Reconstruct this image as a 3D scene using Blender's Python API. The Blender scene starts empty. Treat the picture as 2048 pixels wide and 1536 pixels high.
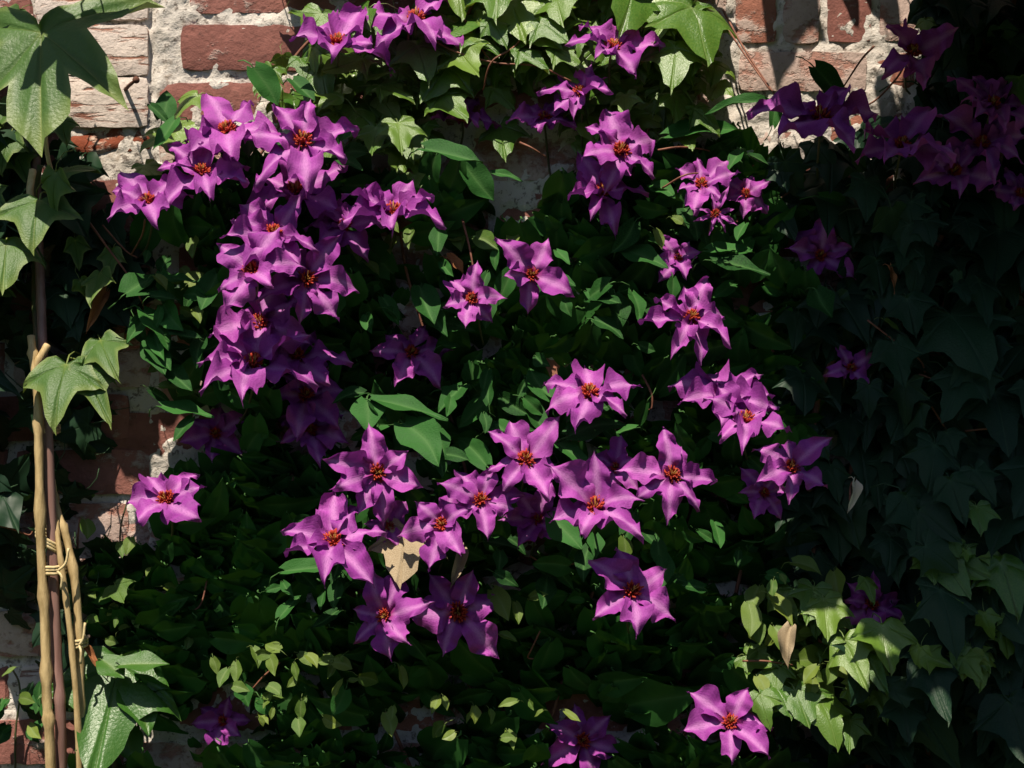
import bpy, math, random
import numpy as np
from mathutils import Vector, Matrix, noise

# ------------------------------------------------------------------ camera, sky, sun, exposure
SC = bpy.context.scene
COL = SC.collection
S = 0.0007            # metres per photograph pixel at the wall face
ZC = 1.25             # height of the picture centre above ground
DIST = 2.3            # camera to wall face
CAM = Vector((0.0, -DIST, ZC))
cd = bpy.data.cameras.new('camera')
cd.sensor_width = 36.0
cd.lens = 36.0 * DIST / (2048 * S)
cd.clip_start = 0.05
cd.clip_end = 500
cam = bpy.data.objects.new('camera', cd)
cam.location = CAM
cam.rotation_euler = (math.radians(90), 0, 0)
COL.objects.link(cam)
SC.camera = cam
cd.dof.use_dof = True
cd.dof.focus_distance = 2.13
cd.dof.aperture_fstop = 7.0

LIGHT = Vector((0.17, 0.47, -1.0)).normalized()      # direction sunlight travels
TO_SUN = -LIGHT
sun_elev = math.asin(TO_SUN.z)
w = bpy.data.worlds.new('World')
SC.world = w
w.use_nodes = True
nt = w.node_tree
bg = nt.nodes['Background']
sky = nt.nodes.new('ShaderNodeTexSky')
sky.sky_type = 'NISHITA'
sky.sun_disc = False
sky.ozone_density = 3.0
sky.sun_elevation = sun_elev
sky.sun_rotation = math.atan2(TO_SUN.x, TO_SUN.y)
nt.links.new(sky.outputs[0], bg.inputs[0])
bg.inputs[1].default_value = 0.06
sl = bpy.data.lights.new('sun', 'SUN')
sl.energy = 5.0
sl.angle = math.radians(0.5)
sl.color = (1.0, 0.90, 0.75)
sun = bpy.data.objects.new('sun', sl)
sun.rotation_euler = LIGHT.to_track_quat('-Z', 'Y').to_euler()
sun.location = (-1, -3, 6)
COL.objects.link(sun)
SC.view_settings.view_transform = 'Standard'
SC.view_settings.look = 'None'
SC.view_settings.exposure = 0.7
SC.view_settings.gamma = 1.0
SC.view_settings.use_curve_mapping = False
SC.render.resolution_x = 1024
SC.render.resolution_y = 768
SC.render.filter_size = 2.0
SC.cycles.max_bounces = 4
SC.cycles.diffuse_bounces = 2
SC.cycles.glossy_bounces = 2
SC.cycles.transmission_bounces = 3

rng = random.Random(11)
U = rng.uniform
G = rng.gauss

# ------------------------------------------------------------------ helpers
def P(px, py, d=0.0):
    """point at distance d in front of the wall, seen at photo pixel px,py"""
    wp = Vector(((px - 1024) * S, 0.0, ZC - (py - 768) * S))
    return CAM + (wp - CAM) * ((DIST - d) / DIST)

def link(o, parent=None):
    COL.objects.link(o)
    if parent is not None:
        o.parent = parent
    return o

def thing(name, label, cat, loc=(0, 0, 0), group=None):
    o = bpy.data.objects.new(name, None)
    o.location = loc
    o.empty_display_size = 0.05
    o['label'] = label
    o['category'] = cat
    if group:
        o['group'] = group
    return link(o)

def tag(o, label, cat, group=None):
    o['label'] = label
    o['category'] = cat
    if group:
        o['group'] = group
    return o

def add(name, mesh, parent=None, M=None):
    """M is a world matrix; parents are only ever translated Empties"""
    o = bpy.data.objects.new(name, mesh)
    link(o, parent)
    if M is None and parent is not None and parent.get('_off') is not None:
        M = Matrix.Identity(4)            # mesh already in world coordinates
    if M is not None:
        if parent is not None:
            T = parent.get('_off')
            off = Vector(T) if T is not None else parent.location
            o.matrix_basis = Matrix.Translation(-Vector(off)) @ M
        else:
            o.matrix_basis = M
    return o

def mesh_from(name, V, F, mat=None, smooth=True, attrs=None):
    m = bpy.data.meshes.new(name)
    m.from_pydata([tuple(v) for v in V], [], F)
    if attrs:
        for k, vals in attrs.items():
            a = m.attributes.new(k, 'FLOAT', 'POINT')
            a.data.foreach_set('value', np.asarray(vals, dtype=np.float32))
    if mat:
        for mm in (mat if isinstance(mat, (list, tuple)) else [mat]):
            m.materials.append(mm)
    if smooth:
        m.polygons.foreach_set('use_smooth', [True] * len(m.polygons))
    m.update()
    return m

def tube(pts, radii, sides=6, V=None, F=None):
    """tube along points, appended to V,F"""
    V = [] if V is None else V
    F = [] if F is None else F
    pts = [Vector(p) for p in pts]
    n = len(pts)
    base = len(V)
    ref = Vector((0.31, 0.77, 0.55)).normalized()
    for i, p in enumerate(pts):
        t = (pts[min(i + 1, n - 1)] - pts[max(i - 1, 0)])
        if t.length < 1e-9:
            t = Vector((0, 0, 1))
        t.normalize()
        a = t.cross(ref)
        if a.length < 1e-4:
            a = t.cross(Vector((1, 0, 0)))
        a.normalize()
        b = t.cross(a)
        r = radii[i] if hasattr(radii, '__len__') else radii
        for k in range(sides):
            an = 2 * math.pi * k / sides
            V.append(p + a * (math.cos(an) * r) + b * (math.sin(an) * r))
    for i in range(n - 1):
        for k in range(sides):
            k2 = (k + 1) % sides
            F.append((base + i * sides + k, base + i * sides + k2,
                      base + (i + 1) * sides + k2, base + (i + 1) * sides + k))
    F.append(tuple(base + k for k in reversed(range(sides))))
    F.append(tuple(base + (n - 1) * sides + k for k in range(sides)))
    return V, F

def smooth_path(pts, per=6):
    """Catmull-Rom through the points"""
    pts = [Vector(p) for p in pts]
    if len(pts) < 3:
        return [pts[0].lerp(pts[-1], i / per) for i in range(per + 1)]
    q = [pts[0] * 2 - pts[1]] + pts + [pts[-1] * 2 - pts[-2]]
    out = []
    for i in range(1, len(q) - 2):
        for k in range(per):
            t = k / per
            a, b, c, d = q[i - 1], q[i], q[i + 1], q[i + 2]
            out.append(0.5 * ((2 * b) + (c - a) * t + (2 * a - 5 * b + 4 * c - d) * t * t
                              + (3 * b - a - 3 * c + d) * t ** 3))
    out.append(pts[-1])
    return out

# ------------------------------------------------------------------ materials
class NT:
    def __init__(self, name):
        self.m = bpy.data.materials.new(name)
        self.m.use_nodes = True
        self.t = self.m.node_tree
        self.bsdf = self.t.nodes['Principled BSDF']
        self.out = self.t.nodes['Material Output']
    def n(self, kind, **kw):
        nd = self.t.nodes.new(kind)
        for k, v in kw.items():
            setattr(nd, k, v)
        return nd
    def l(self, a, b):
        self.t.links.new(a, b)
    def math(self, op, a, b=0.0, clamp=False):
        nd = self.n('ShaderNodeMath', operation=op, use_clamp=clamp)
        for i, v in enumerate((a, b)):
            if isinstance(v, (int, float)):
                nd.inputs[i].default_value = v
            else:
                self.l(v, nd.inputs[i])
        return nd.outputs[0]
    def mix(self, fac, a, b):
        nd = self.n('ShaderNodeMix', data_type='RGBA')
        for s, v in ((nd.inputs[0], fac), (nd.inputs[6], a), (nd.inputs[7], b)):
            if isinstance(v, (int, float)):
                s.default_value = v
            elif isinstance(v, tuple):
                s.default_value = v + (1.0,) if len(v) == 3 else v
            else:
                self.l(v, s)
        return nd.outputs[2]
    def ramp(self, fac, p0, p1):
        nd = self.n('ShaderNodeMapRange', interpolation_type='SMOOTHSTEP')
        self.l(fac, nd.inputs[0])
        nd.inputs[1].default_value = p0
        nd.inputs[2].default_value = p1
        return nd.outputs[0]
    def attr(self, name):
        return self.n('ShaderNodeAttribute', attribute_name=name).outputs['Fac']
    def noise(self, vec, scale, detail=4.0, rough=0.55, dist=0.0):
        nd = self.n('ShaderNodeTexNoise')
        nd.inputs['Scale'].default_value = scale
        nd.inputs['Detail'].default_value = detail
        nd.inputs['Roughness'].default_value = rough
        nd.inputs['Distortion'].default_value = dist
        if vec is not None:
            self.l(vec, nd.inputs['Vector'])
        return nd.outputs['Fac']
    def coords(self, stretch=(1, 1, 1)):
        """object coordinates shifted by a random amount for each object"""
        tc = self.n('ShaderNodeTexCoord')
        oi = self.n('ShaderNodeObjectInfo')
        mul = self.n('ShaderNodeVectorMath', operation='SCALE')
        mul.inputs[0].default_value = (37.0, 53.0, 71.0)
        self.l(oi.outputs['Random'], mul.inputs['Scale'])
        ad = self.n('ShaderNodeVectorMath', operation='ADD')
        self.l(tc.outputs['Object'], ad.inputs[0])
        self.l(mul.outputs[0], ad.inputs[1])
        sc = self.n('ShaderNodeVectorMath', operation='MULTIPLY')
        self.l(ad.outputs[0], sc.inputs[0])
        sc.inputs[1].default_value = stretch
        return sc.outputs[0]
    def rand(self):
        oi = self.n('ShaderNodeObjectInfo')
        ge = self.n('ShaderNodeNewGeometry')
        s = self.math('ADD', oi.outputs['Random'], ge.outputs['Random Per Island'])
        return self.math('FRACT', self.math('MULTIPLY', s, 1.618))
    def bump(self, h, strength, dist=0.002):
        b = self.n('ShaderNodeBump')
        b.inputs['Strength'].default_value = strength
        b.inputs['Distance'].default_value = dist
        self.l(h, b.inputs['Height'])
        self.l(b.outputs[0], self.bsdf.inputs['Normal'])
        return b
    def base(self, col, rough=0.6, spec=0.5):
        if isinstance(col, tuple):
            self.bsdf.inputs['Base Color'].default_value = col + (1.0,)
        else:
            self.l(col, self.bsdf.inputs['Base Color'])
        if isinstance(rough, (int, float)):
            self.bsdf.inputs['Roughness'].default_value = rough
        else:
            self.l(rough, self.bsdf.inputs['Roughness'])
        self.bsdf.inputs['Specular IOR Level'].default_value = spec
    def translucent(self, col, fac):
        t = self.n('ShaderNodeBsdfTranslucent')
        if isinstance(col, tuple):
            t.inputs[0].default_value = col + (1.0,)
        else:
            self.l(col, t.inputs[0])
        mx = self.n('ShaderNodeMixShader')
        mx.inputs[0].default_value = fac
        self.l(self.bsdf.outputs[0], mx.inputs[1])
        self.l(t.outputs[0], mx.inputs[2])
        self.l(mx.outputs[0], self.out.inputs['Surface'])

def leaf_material(name, dark, light, vein, rough=0.42, spec=0.5, trans=0.2, tcol=None, veinpow=7.0, rim=None):
    k = NT(name)
    r = k.rand()
    c = k.mix(r, dark, light)
    nz = k.noise(k.coords(), 38.0, 2.0)
    blot = k.ramp(nz, 0.35, 0.7)
    c = k.mix(k.math('MULTIPLY', blot, 0.45), c, light)
    if rim:
        ac = k.ramp(k.attr('across'), 0.72, 1.0)
        c = k.mix(k.math('MULTIPLY', ac, 0.75), c, rim)
    v = k.math('POWER', k.attr('vein'), veinpow)
    c = k.mix(k.math('MULTIPLY', v, 0.8), c, vein)
    rg = k.n('ShaderNodeMapRange')
    k.l(nz, rg.inputs[0])
    rg.inputs[3].default_value = rough - 0.08
    rg.inputs[4].default_value = rough + 0.12
    k.base(c, rg.outputs[0], spec)
    h = k.math('ADD', k.math('MULTIPLY', v, -0.5), nz)
    k.bump(h, 0.3, 0.003)
    k.translucent(tcol if tcol else c, trans)
    return k.m

MAT = {}
MAT['clematis_leaf'] = leaf_material('clematis leaf green', (0.006, 0.028, 0.006), (0.030, 0.110, 0.022), (0.06, 0.14, 0.04), 0.58, 0.10, 0.04, (0.06, 0.16, 0.015))
MAT['young_leaf'] = leaf_material('young leaf yellow green', (0.05, 0.12, 0.018), (0.15, 0.20, 0.03), (0.16, 0.22, 0.07), 0.5, 0.3, 0.2, (0.16, 0.22, 0.02))
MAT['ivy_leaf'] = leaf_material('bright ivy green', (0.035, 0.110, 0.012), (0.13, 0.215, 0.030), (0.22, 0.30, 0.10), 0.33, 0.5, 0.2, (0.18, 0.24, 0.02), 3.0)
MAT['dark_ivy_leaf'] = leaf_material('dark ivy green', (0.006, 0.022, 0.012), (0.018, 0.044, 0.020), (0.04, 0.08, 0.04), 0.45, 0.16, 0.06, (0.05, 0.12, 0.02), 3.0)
MAT['large_leaf'] = leaf_material('large ivy green', (0.038, 0.090, 0.018), (0.062, 0.125, 0.024), (0.19, 0.23, 0.06), 0.45, 0.28, 0.12, (0.09, 0.16, 0.02), 3.0, (0.14, 0.19, 0.05))
MAT['broad_leaf'] = leaf_material('glossy broad leaf green', (0.03, 0.10, 0.012), (0.055, 0.13, 0.02), (0.10, 0.17, 0.04), 0.38, 0.4, 0.12, (0.09, 0.18, 0.02))

def petal_material():
    k = NT('magenta petal')
    al, ac = k.attr('along'), k.attr('across')
    r = k.rand()
    nz = k.noise(k.coords((1, 0.35, 1)), 60.0, 4.0, 0.6)
    edge = k.mix(r, (0.26, 0.036, 0.26), (0.38, 0.068, 0.355))
    mid = (0.58, 0.25, 0.54)
    bar = k.math('SUBTRACT', 1.0, k.ramp(ac, 0.0, 0.42))
    c = k.mix(k.math('MULTIPLY', bar, 0.6), edge, mid)
    c = k.mix(k.math('MULTIPLY', k.ramp(nz, 0.42, 0.7), 0.35), c, (0.13, 0.010, 0.15))
    basefac = k.math('SUBTRACT', 1.0, k.ramp(al, 0.0, 0.24))
    c = k.mix(k.math('MULTIPLY', basefac, 0.8), c, (0.20, 0.010, 0.05))
    k.base(c, 0.62, 0.25)
    wv = k.n('ShaderNodeMath', operation='SINE')
    k.l(k.math('MULTIPLY', ac, 34.0), wv.inputs[0])
    k.bump(k.math('ADD', k.math('MULTIPLY', wv.outputs[0], 0.07), nz), 0.4, 0.002)
    k.translucent((0.22, 0.03, 0.28), 0.18)
    return k.m
MAT['petal'] = petal_material()

def plain(name, c0, c1, scale=40.0, rough=0.7, bump=0.4, stretch=(1, 1, 1), spec=0.3, bdist=0.002):
    k = NT(name)
    v = k.coords(stretch)
    nz = k.noise(v, scale, 5.0, 0.6)
    c = k.mix(k.ramp(nz, 0.3, 0.7), c0, c1)
    k.base(c, rough, spec)
    if bump:
        k.bump(nz, bump, bdist)
    return k.m
MAT['stamen'] = plain('dark red stamens', (0.28, 0.008, 0.008), (0.36, 0.02, 0.012), 200.0, 0.6, 0.2)
MAT['anther'] = plain('orange anthers', (0.30, 0.012, 0.010), (0.44, 0.06, 0.02), 300.0, 0.6, 0.2)
MAT['pistil'] = plain('yellow pistil', (0.42, 0.18, 0.04), (0.50, 0.28, 0.08), 300.0, 0.6, 0.2)
MAT['vine'] = plain('red brown vine', (0.12, 0.045, 0.03), (0.24, 0.10, 0.06), 80.0, 0.65, 0.4)
MAT['stalk'] = plain('green stalk', (0.05, 0.08, 0.025), (0.12, 0.08, 0.05), 60.0, 0.6, 0.3)
MAT['tan_stem'] = plain('tan woody stem', (0.30, 0.21, 0.09), (0.54, 0.40, 0.20), 90.0, 0.65, 0.9, (1, 1, 0.25))
MAT['cane'] = plain('mauve brown cane', (0.17, 0.085, 0.07), (0.29, 0.17, 0.145), 90.0, 0.45, 0.25, (1, 1, 0.08), 0.4)
MAT['raffia'] = plain('straw raffia', (0.50, 0.38, 0.18), (0.62, 0.50, 0.28), 120.0, 0.7, 0.5)
MAT['rust'] = plain('rusty iron', (0.05, 0.022, 0.015), (0.13, 0.05, 0.03), 300.0, 0.8, 0.6)
MAT['dead_leaf'] = plain('withered leaf beige', (0.27, 0.20, 0.12), (0.40, 0.32, 0.21), 60.0, 0.75, 0.6)
MAT['brown_leaf'] = plain('withered leaf brown', (0.26, 0.09, 0.035), (0.38, 0.16, 0.06), 60.0, 0.75, 0.6)
MAT['seed'] = plain('pale seed tuft', (0.55, 0.48, 0.34), (0.66, 0.58, 0.44), 120.0, 0.8, 0.3)
MAT['bud'] = plain('pale green bud', (0.25, 0.30, 0.12), (0.42, 0.42, 0.22), 90.0, 0.6, 0.3)
MAT['soil'] = plain('dark soil', (0.025, 0.018, 0.012), (0.06, 0.04, 0.028), 30.0, 0.95, 0.8, bdist=0.02)
MAT['lawn'] = plain('grass green', (0.025, 0.05, 0.014), (0.05, 0.085, 0.022), 12.0, 0.9, 0.8, bdist=0.02)
MAT['sky_blocker_hedge'] = leaf_material('hedge green', (0.012, 0.035, 0.012), (0.03, 0.065, 0.02), (0.04, 0.08, 0.03), 0.5, 0.3, 0.1)

def brick_material(name, c0, c1, paint, cover, streak=False, dirt=0.5):
    """clay brick with worn remains of lime wash; cover is the washed share"""
    k = NT(name)
    v = k.coords()
    oi = k.n('ShaderNodeObjectInfo')
    n1 = k.noise(v, 26.0, 6.0, 0.65)
    n2 = k.noise(v, 130.0, 4.0, 0.7)
    c = k.mix(oi.outputs['Random'], c0, c1)
    c = k.mix(k.math('MULTIPLY', k.ramp(n1, 0.35, 0.72), 0.55), c, tuple(x * 0.5 for x in c0))
    c = k.mix(k.math('MULTIPLY', k.ramp(n2, 0.55, 0.75), dirt), c, (0.06, 0.04, 0.035))
    if streak:
        st = k.noise(k.coords((0.22, 1, 1.35)), 75.0, 5.0, 0.62, 0.4)
    else:
        st = k.noise(k.coords((0.7, 1, 1)), 30.0, 6.0, 0.7)
    hi = 1.0 - cover
    m = k.ramp(st, 0.22 + 0.42 * hi, 0.34 + 0.42 * hi)
    pc = k.mix(k.ramp(n1, 0.3, 0.75), paint, tuple(x * 0.78 for x in paint))
    pc = k.mix(k.math('MULTIPLY', k.ramp(n2, 0.56, 0.7), 0.5), pc, (0.16, 0.10, 0.075))
    c = k.mix(m, c, pc)
    k.base(c, 0.88, 0.2)
    h = k.math('ADD', k.math('MULTIPLY', m, 0.7), k.math('ADD', n1, k.math('MULTIPLY', n2, 0.6)))
    k.bump(h, 0.8, 0.0035)
    return k.m
MAT['brick_red'] = brick_material('red brick', (0.23, 0.092, 0.075), (0.32, 0.135, 0.11), (0.46, 0.36, 0.32), 0.20)
MAT['brick_orange'] = brick_material('orange brick', (0.34, 0.13, 0.085), (0.40, 0.18, 0.13), (0.50, 0.38, 0.33), 0.32)
MAT['brick_washed'] = brick_material('pale washed brick', (0.36, 0.17, 0.13), (0.44, 0.24, 0.19), (0.52, 0.39, 0.34), 0.55)
MAT['brick_painted'] = brick_material('flaking painted brick', (0.30, 0.13, 0.09), (0.34, 0.16, 0.11), (0.66, 0.56, 0.50), 0.70, True)
MAT['brick_broken'] = brick_material('broken brick', (0.24, 0.06, 0.03), (0.28, 0.08, 0.04), (0.60, 0.45, 0.36), 0.3)

def mortar_material():
    k = NT('lime mortar')
    tc = k.n('ShaderNodeTexCoord')
    v = tc.outputs['Object']
    n1 = k.noise(v, 14.0, 5.0, 0.6)
    n2 = k.noise(v, 95.0, 5.0, 0.7)
    n3 = k.noise(v, 42.0, 5.0, 0.65)
    c = k.mix(k.ramp(n1, 0.3, 0.7), (0.64, 0.59, 0.54), (0.53, 0.475, 0.42))
    c = k.mix(k.math('MULTIPLY', k.ramp(n3, 0.55, 0.72), 0.7), c, (0.27, 0.20, 0.14))
    c = k.mix(k.math('MULTIPLY', k.ramp(n2, 0.54, 0.64), 0.8), c, (0.10, 0.075, 0.06))
    k.base(c, 0.95, 0.15)
    k.bump(k.math('ADD', k.math('MULTIPLY', n2, 0.8), n3), 0.9, 0.004)
    return k.m
MAT['mortar'] = mortar_material()

# ------------------------------------------------------------------ ground
def sheet(name, x0, x1, y0, y1, z, mat, n=24, amp=0.0):
    V, F = [], []
    for j in range(n + 1):
        for i in range(n + 1):
            x = x0 + (x1 - x0) * i / n
            y = y0 + (y1 - y0) * j / n
            V.append((x, y, z + amp * noise.noise(Vector((x * 3, y * 3, 0)))))
    for j in range(n):
        for i in range(n):
            a = j * (n + 1) + i
            F.append((a, a + 1, a + n + 2, a + n + 1))
    o = add(name, mesh_from(name, V, F, mat))
    o['kind'] = 'structure'
    return o
sheet('ground', -60, 60, -90, 30, 0.0, MAT['lawn'])
sheet('flower_bed', -4, 4, -0.9, 0.05, 0.03, MAT['soil'], 40, 0.02)

# ------------------------------------------------------------------ brick wall
wall = thing('brick_wall', 'old red brick garden wall with crumbling pale mortar and flaking white paint', 'wall')
WX, WZ = 3.2, 2.45
def box_mesh(name, x0, x1, y0, y1, z0, z1, mat):
    V = [(x, y, z) for z in (z0, z1) for y in (y0, y1) for x in (x0, x1)]
    F = [(0, 2, 3, 1), (4, 5, 7, 6), (0, 1, 5, 4), (1, 3, 7, 5), (3, 2, 6, 7), (2, 0, 4, 6)]
    return mesh_from(name, V, F, mat, False)
core = add('wall_core', box_mesh('wall_core', -WX, WX, 0.012, 0.24, -0.1, WZ, MAT['mortar']), wall)

PIER = 300                      # right edge of the painted pier
SEC2 = 1290                     # from here the courses run at another height
# mortar skin
x0, x1, z0, z1 = -0.98, 0.98, 0.50, 2.02
st = 0.0052
nx, nz = int((x1 - x0) / st), int((z1 - z0) / st)
V, F = [], []
for j in range(nz + 1):
    z = z0 + st * j
    for i in range(nx + 1):
        x = x0 + st * i
        y = 0.0022 - 0.0045 * noise.noise(Vector((x * 30, 1.3, z * 30))) - 0.0045 * noise.noise(Vector((x * 95, 7.3, z * 95)))
        px = x / S + 1024
        py = 768 - (z - ZC) / S
        if px < PIER and py > 20:
            y += 0.003
        dv = abs(px - 303)
        if dv < 7 and py < 330:
            y += 0.012 * (1 - dv / 7)
        y = min(y, 0.0113) if dv >= 7 else y
        V.append((x, y, z))
for j in range(nz):
    for i in range(nx):
        a = j * (nx + 1) + i
        F.append((a, a + 1, a + nx + 2, a + nx + 1))
add('mortar', mesh_from('mortar', V, F, MAT['mortar']), wall)

BR_CACHE = {}
def brick_mesh(wd, ht, mat, variant, rough=1.0):
    key = (round(wd / 0.006), round(ht / 0.006), mat, variant)
    if key in BR_CACHE:
        return BR_CACHE[key]
    r = random.Random(hash(key) & 0xffff)
    nx = max(4, int(wd / 0.013))
    nz = max(4, int(ht / 0.013))
    off = Vector((r.uniform(0, 90), r.uniform(0, 90), r.uniform(0, 90)))
    V, F = [], []
    for j in range(nz + 1):
        for i in range(nx + 1):
            x = (i / nx - 0.5) * wd
            z = (j / nz - 0.5) * ht
            q = Vector((x * 40, 0, z * 40)) + off
            y = -0.0022 * rough * noise.noise(q) - 0.0016 * rough * noise.noise(q * 3.1)
            ex = min(i, nx - i)
            ez = min(j, nz - j)
            if ex == 0 or ez == 0:
                y += 0.0012 + 0.003 * rough * abs(noise.noise(q * 1.7))
                x += 0.0028 * rough * noise.noise(q * 2.3) * (1 if ex == 0 else 0.3)
                z += 0.0028 * rough * noise.noise(q * 2.9 + Vector((5, 5, 5))) * (1 if ez == 0 else 0.3)
            if ex == 0 and ez == 0:
                x *= 1 - 0.004 / wd
                z *= 1 - 0.004 / ht
                y += 0.001
            V.append((x, y, z))
    for j in range(nz):
        for i in range(nx):
            a = j * (nx + 1) + i
            F.append((a, a + 1, a + nx + 2, a + nx + 1))
    # sides
    ring = [i for i in range(nx + 1)] + [(nx + 1) * (j + 1) - 1 for j in range(1, nz + 1)] + \
           [nz * (nx + 1) + i for i in range(nx - 1, -1, -1)] + [(nx + 1) * j for j in range(nz - 1, 0, -1)]
    b = len(V)
    n = len(ring)
    for i in ring:
        V.append(V[i])
    for i in ring:
        V.append((V[i][0], 0.045, V[i][2]))
    for k in range(n):
        F.append((b + k, b + n + k, b + n + (k + 1) % n, b + (k + 1) % n))
    m = mesh_from('brick', V, F, MAT[mat], True)
    BR_CACHE[key] = m
    return m

BR_N = 0
outer_V, outer_F = [], []
def brick(xa, xb, ya, yb, mat, proud=0.0, rough=1.0):
    """brick covering photo pixels xa..xb, ya..yb of the wall face"""
    global BR_N
    wd, ht = (xb - xa) * S, (yb - ya) * S
    c = Vector((((xa + xb) / 2 - 1024) * S, 0, ZC - ((ya + yb) / 2 - 768) * S))
    inside = -120 < xa + 60 and xb - 60 < 2170 and -130 < ya and yb < 1640
    if inside and BR_N < 300:
        BR_N += 1
        o = add('brick', brick_mesh(wd, ht, mat, rng.randrange(3), rough), wall,
                Matrix.Translation(c + Vector((0, -proud + G(0, 0.0012), 0))) @ Matrix.Rotation(G(0, 0.006), 4, 'Y'))
        return o
    hx, hz = wd / 2, ht / 2
    if abs(c.x) + hx > WX - 0.01 or c.z + hz > WZ - 0.01 or c.z < 0.0:
        return None
    b = len(outer_V)
    g = 0.004
    yo = G(0, 0.001)
    outer_V.extend([(c.x - hx, 0.05, c.z - hz), (c.x + hx, 0.05, c.z - hz), (c.x + hx, 0.05, c.z + hz), (c.x - hx, 0.05, c.z + hz),
                    (c.x - hx, g + yo, c.z - hz), (c.x + hx, g + yo, c.z - hz), (c.x + hx, g + yo, c.z + hz), (c.x - hx, g + yo, c.z + hz),
                    (c.x - hx + g, yo, c.z - hz + g), (c.x + hx - g, yo, c.z - hz + g), (c.x + hx - g, yo, c.z + hz - g), (c.x - hx + g, yo, c.z + hz - g)])
    for k in range(4):
        k2 = (k + 1) % 4
        outer_F.append((b + k, b + k2, b + 4 + k2, b + 4 + k))
        outer_F.append((b + 4 + k, b + 4 + k2, b + 8 + k2, b + 8 + k))
    outer_F.append((b + 8, b + 9, b + 10, b + 11))

def pick(ws):
    t = U(0, sum(x for _, x in ws))
    for n_, x in ws:
        t -= x
        if t <= 0:
            return n_
    return ws[-1][0]

def course(xa, xb, ya, yb, first, stretcher=292, header=140, gap=20, mats=(('brick_red', 6), ('brick_orange', 1), ('brick_washed', 3)), pattern='s'):
    x = xa + first
    k = rng.randrange(3)
    while x < xb - 20:
        wd = header if (pattern == 'h' or (pattern == 'm' and k % 3 == 2)) else stretcher
        wd += U(-8, 8)
        e = min(x + wd, xb)
        if e - x > 35:
            brick(x, e, ya + U(-2, 2), yb + U(-2, 2), pick(mats), U(-0.001, 0.002))
        x = e + gap + U(-5, 6)
        k += 1

# pier: painted bricks with thin joints
ptop = [(-66, 40), (49, 150), (152, 254)]
for i, (a, b) in enumerate(ptop):
    off = -320 + (0 if i % 2 else 90)
    brick(off + 300, 296, a, b, 'brick_painted', 0.004)
    brick(off, off + 295, a, b, 'brick_painted', 0.004)
    brick(off - 300, off - 5, a, b, 'brick_painted', 0.004)
brick(128, 296, 261, 306, 'brick_broken', -0.004, 2.6)
brick(-170, 118, 261, 350, 'brick_red', 0.0)
for k, y in enumerate(range(360, 1700, 108)):
    course(-300 + 60 * (k % 2), 300, y, y + 88, -40, mats=(('brick_red', 4), ('brick_painted', 2), ('brick_washed', 3)))
# left section, wide flush joints
brick(362, 640, 50, 140, 'brick_red', 0.001)
brick(664, 800, 52, 138, 'brick_orange')
brick(826, 1100, 50, 140, 'brick_red')
brick(1120, SEC2 - 20, 48, 138, 'brick_red')
brick(320, 520, 166, 238, 'brick_red', 0.0)
brick(545, 820, 166, 250, 'brick_red')
brick(845, 1000, 164, 250, 'brick_red')
brick(1024, SEC2 - 18, 164, 250, 'brick_red')
course(320, SEC2, -62, 26, 60, pattern='m')
for k in range(0, 13):
    y = 276 + k * 110
    course(318, SEC2, y, y + 86, (0, -120, 40, -70)[k % 4] + 0, gap=24, pattern='m' if k % 2 else 's')
# right section: a course of bricks on edge, then stretchers
x = SEC2 + 8
for k in range(30):
    wd = (72, 64, 82, 68, 88)[k % 5]
    brick(x, x + wd, -125, 84 + U(-4, 4), ('brick_washed', 'brick_washed', 'brick_orange', 'brick_washed', 'brick_red')[k % 5], U(-0.001, 0.002))
    x += wd + 18 + U(-3, 4)
brick(SEC2 + 4, 1352, 112, 185, 'brick_red')
brick(1372, 1420, 128, 262, 'brick_washed')
brick(1478, 1732, 104, 182, 'brick_washed', 0.003)
brick(1748, 1838, 106, 178, 'brick_orange', 0.0, 1.6)
brick(1860, 2140, 106, 182, 'brick_red')
brick(2160, 2440, 106, 182, 'brick_red')
brick(1610, 1836, 226, 300, 'brick_orange', -0.003, 1.8)
brick(1470, 1590, 262, 310, 'brick_washed', -0.002, 1.6)
brick(1860, 2130, 212, 296, 'brick_red')
for k in range(1, 13):
    y = 214 + k * 108
    course(SEC2 + 6, 2400, y, y + 86, (0, -130, 30)[k % 3], gap=22, pattern='m' if k % 2 == 0 else 's')
# beyond the picture
for k in range(34):
    z = 0.05 + 0.077 * k
    ya = 768 - (z + 0.062 - ZC) / S
    yb = 768 - (z - ZC) / S
    course(-3560, -330, ya, yb, 40 + (k % 2) * -150)
    course(2420, 5600, ya, yb, 40 + (k % 2) * -150)
    if yb < -140 or ya > 1650:
        course(-320, 2400, ya, yb, (k % 2) * -150)
if outer_V:
    o = add('brick_courses', mesh_from('brick_courses', outer_V, outer_F, MAT['brick_red'], False), wall)
    o['kind'] = 'stuff'

# nail in the painted pier
V, F = [], []
n0 = P(246, 184, -0.01)
n1 = P(272, 160, 0.055)
tube([n0, n0.lerp(n1, 0.5) + Vector((0, 0, 0.001)), n1], [0.0028, 0.0026, 0.0024], 7, V, F)
tube([n1, n1 + (n1 - n0).normalized() * 0.002], [0.0052, 0.0050], 8, V, F)
tag(add('nail', mesh_from('nail', V, F, MAT['rust'])), 'rusty nail sticking out of the white painted bricks, casting a long shadow', 'nail')

# ------------------------------------------------------------------ leaf shapes
def frame(d, n):
    """matrix columns: x = across, y = along d, z = normal"""
    y = d.normalized()
    z = (n - y * n.dot(y))
    if z.length < 1e-5:
        z = y.orthogonal()
    z.normalize()
    x = y.cross(z)
    return Matrix((x, y, z)).transposed().to_4x4()

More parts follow.
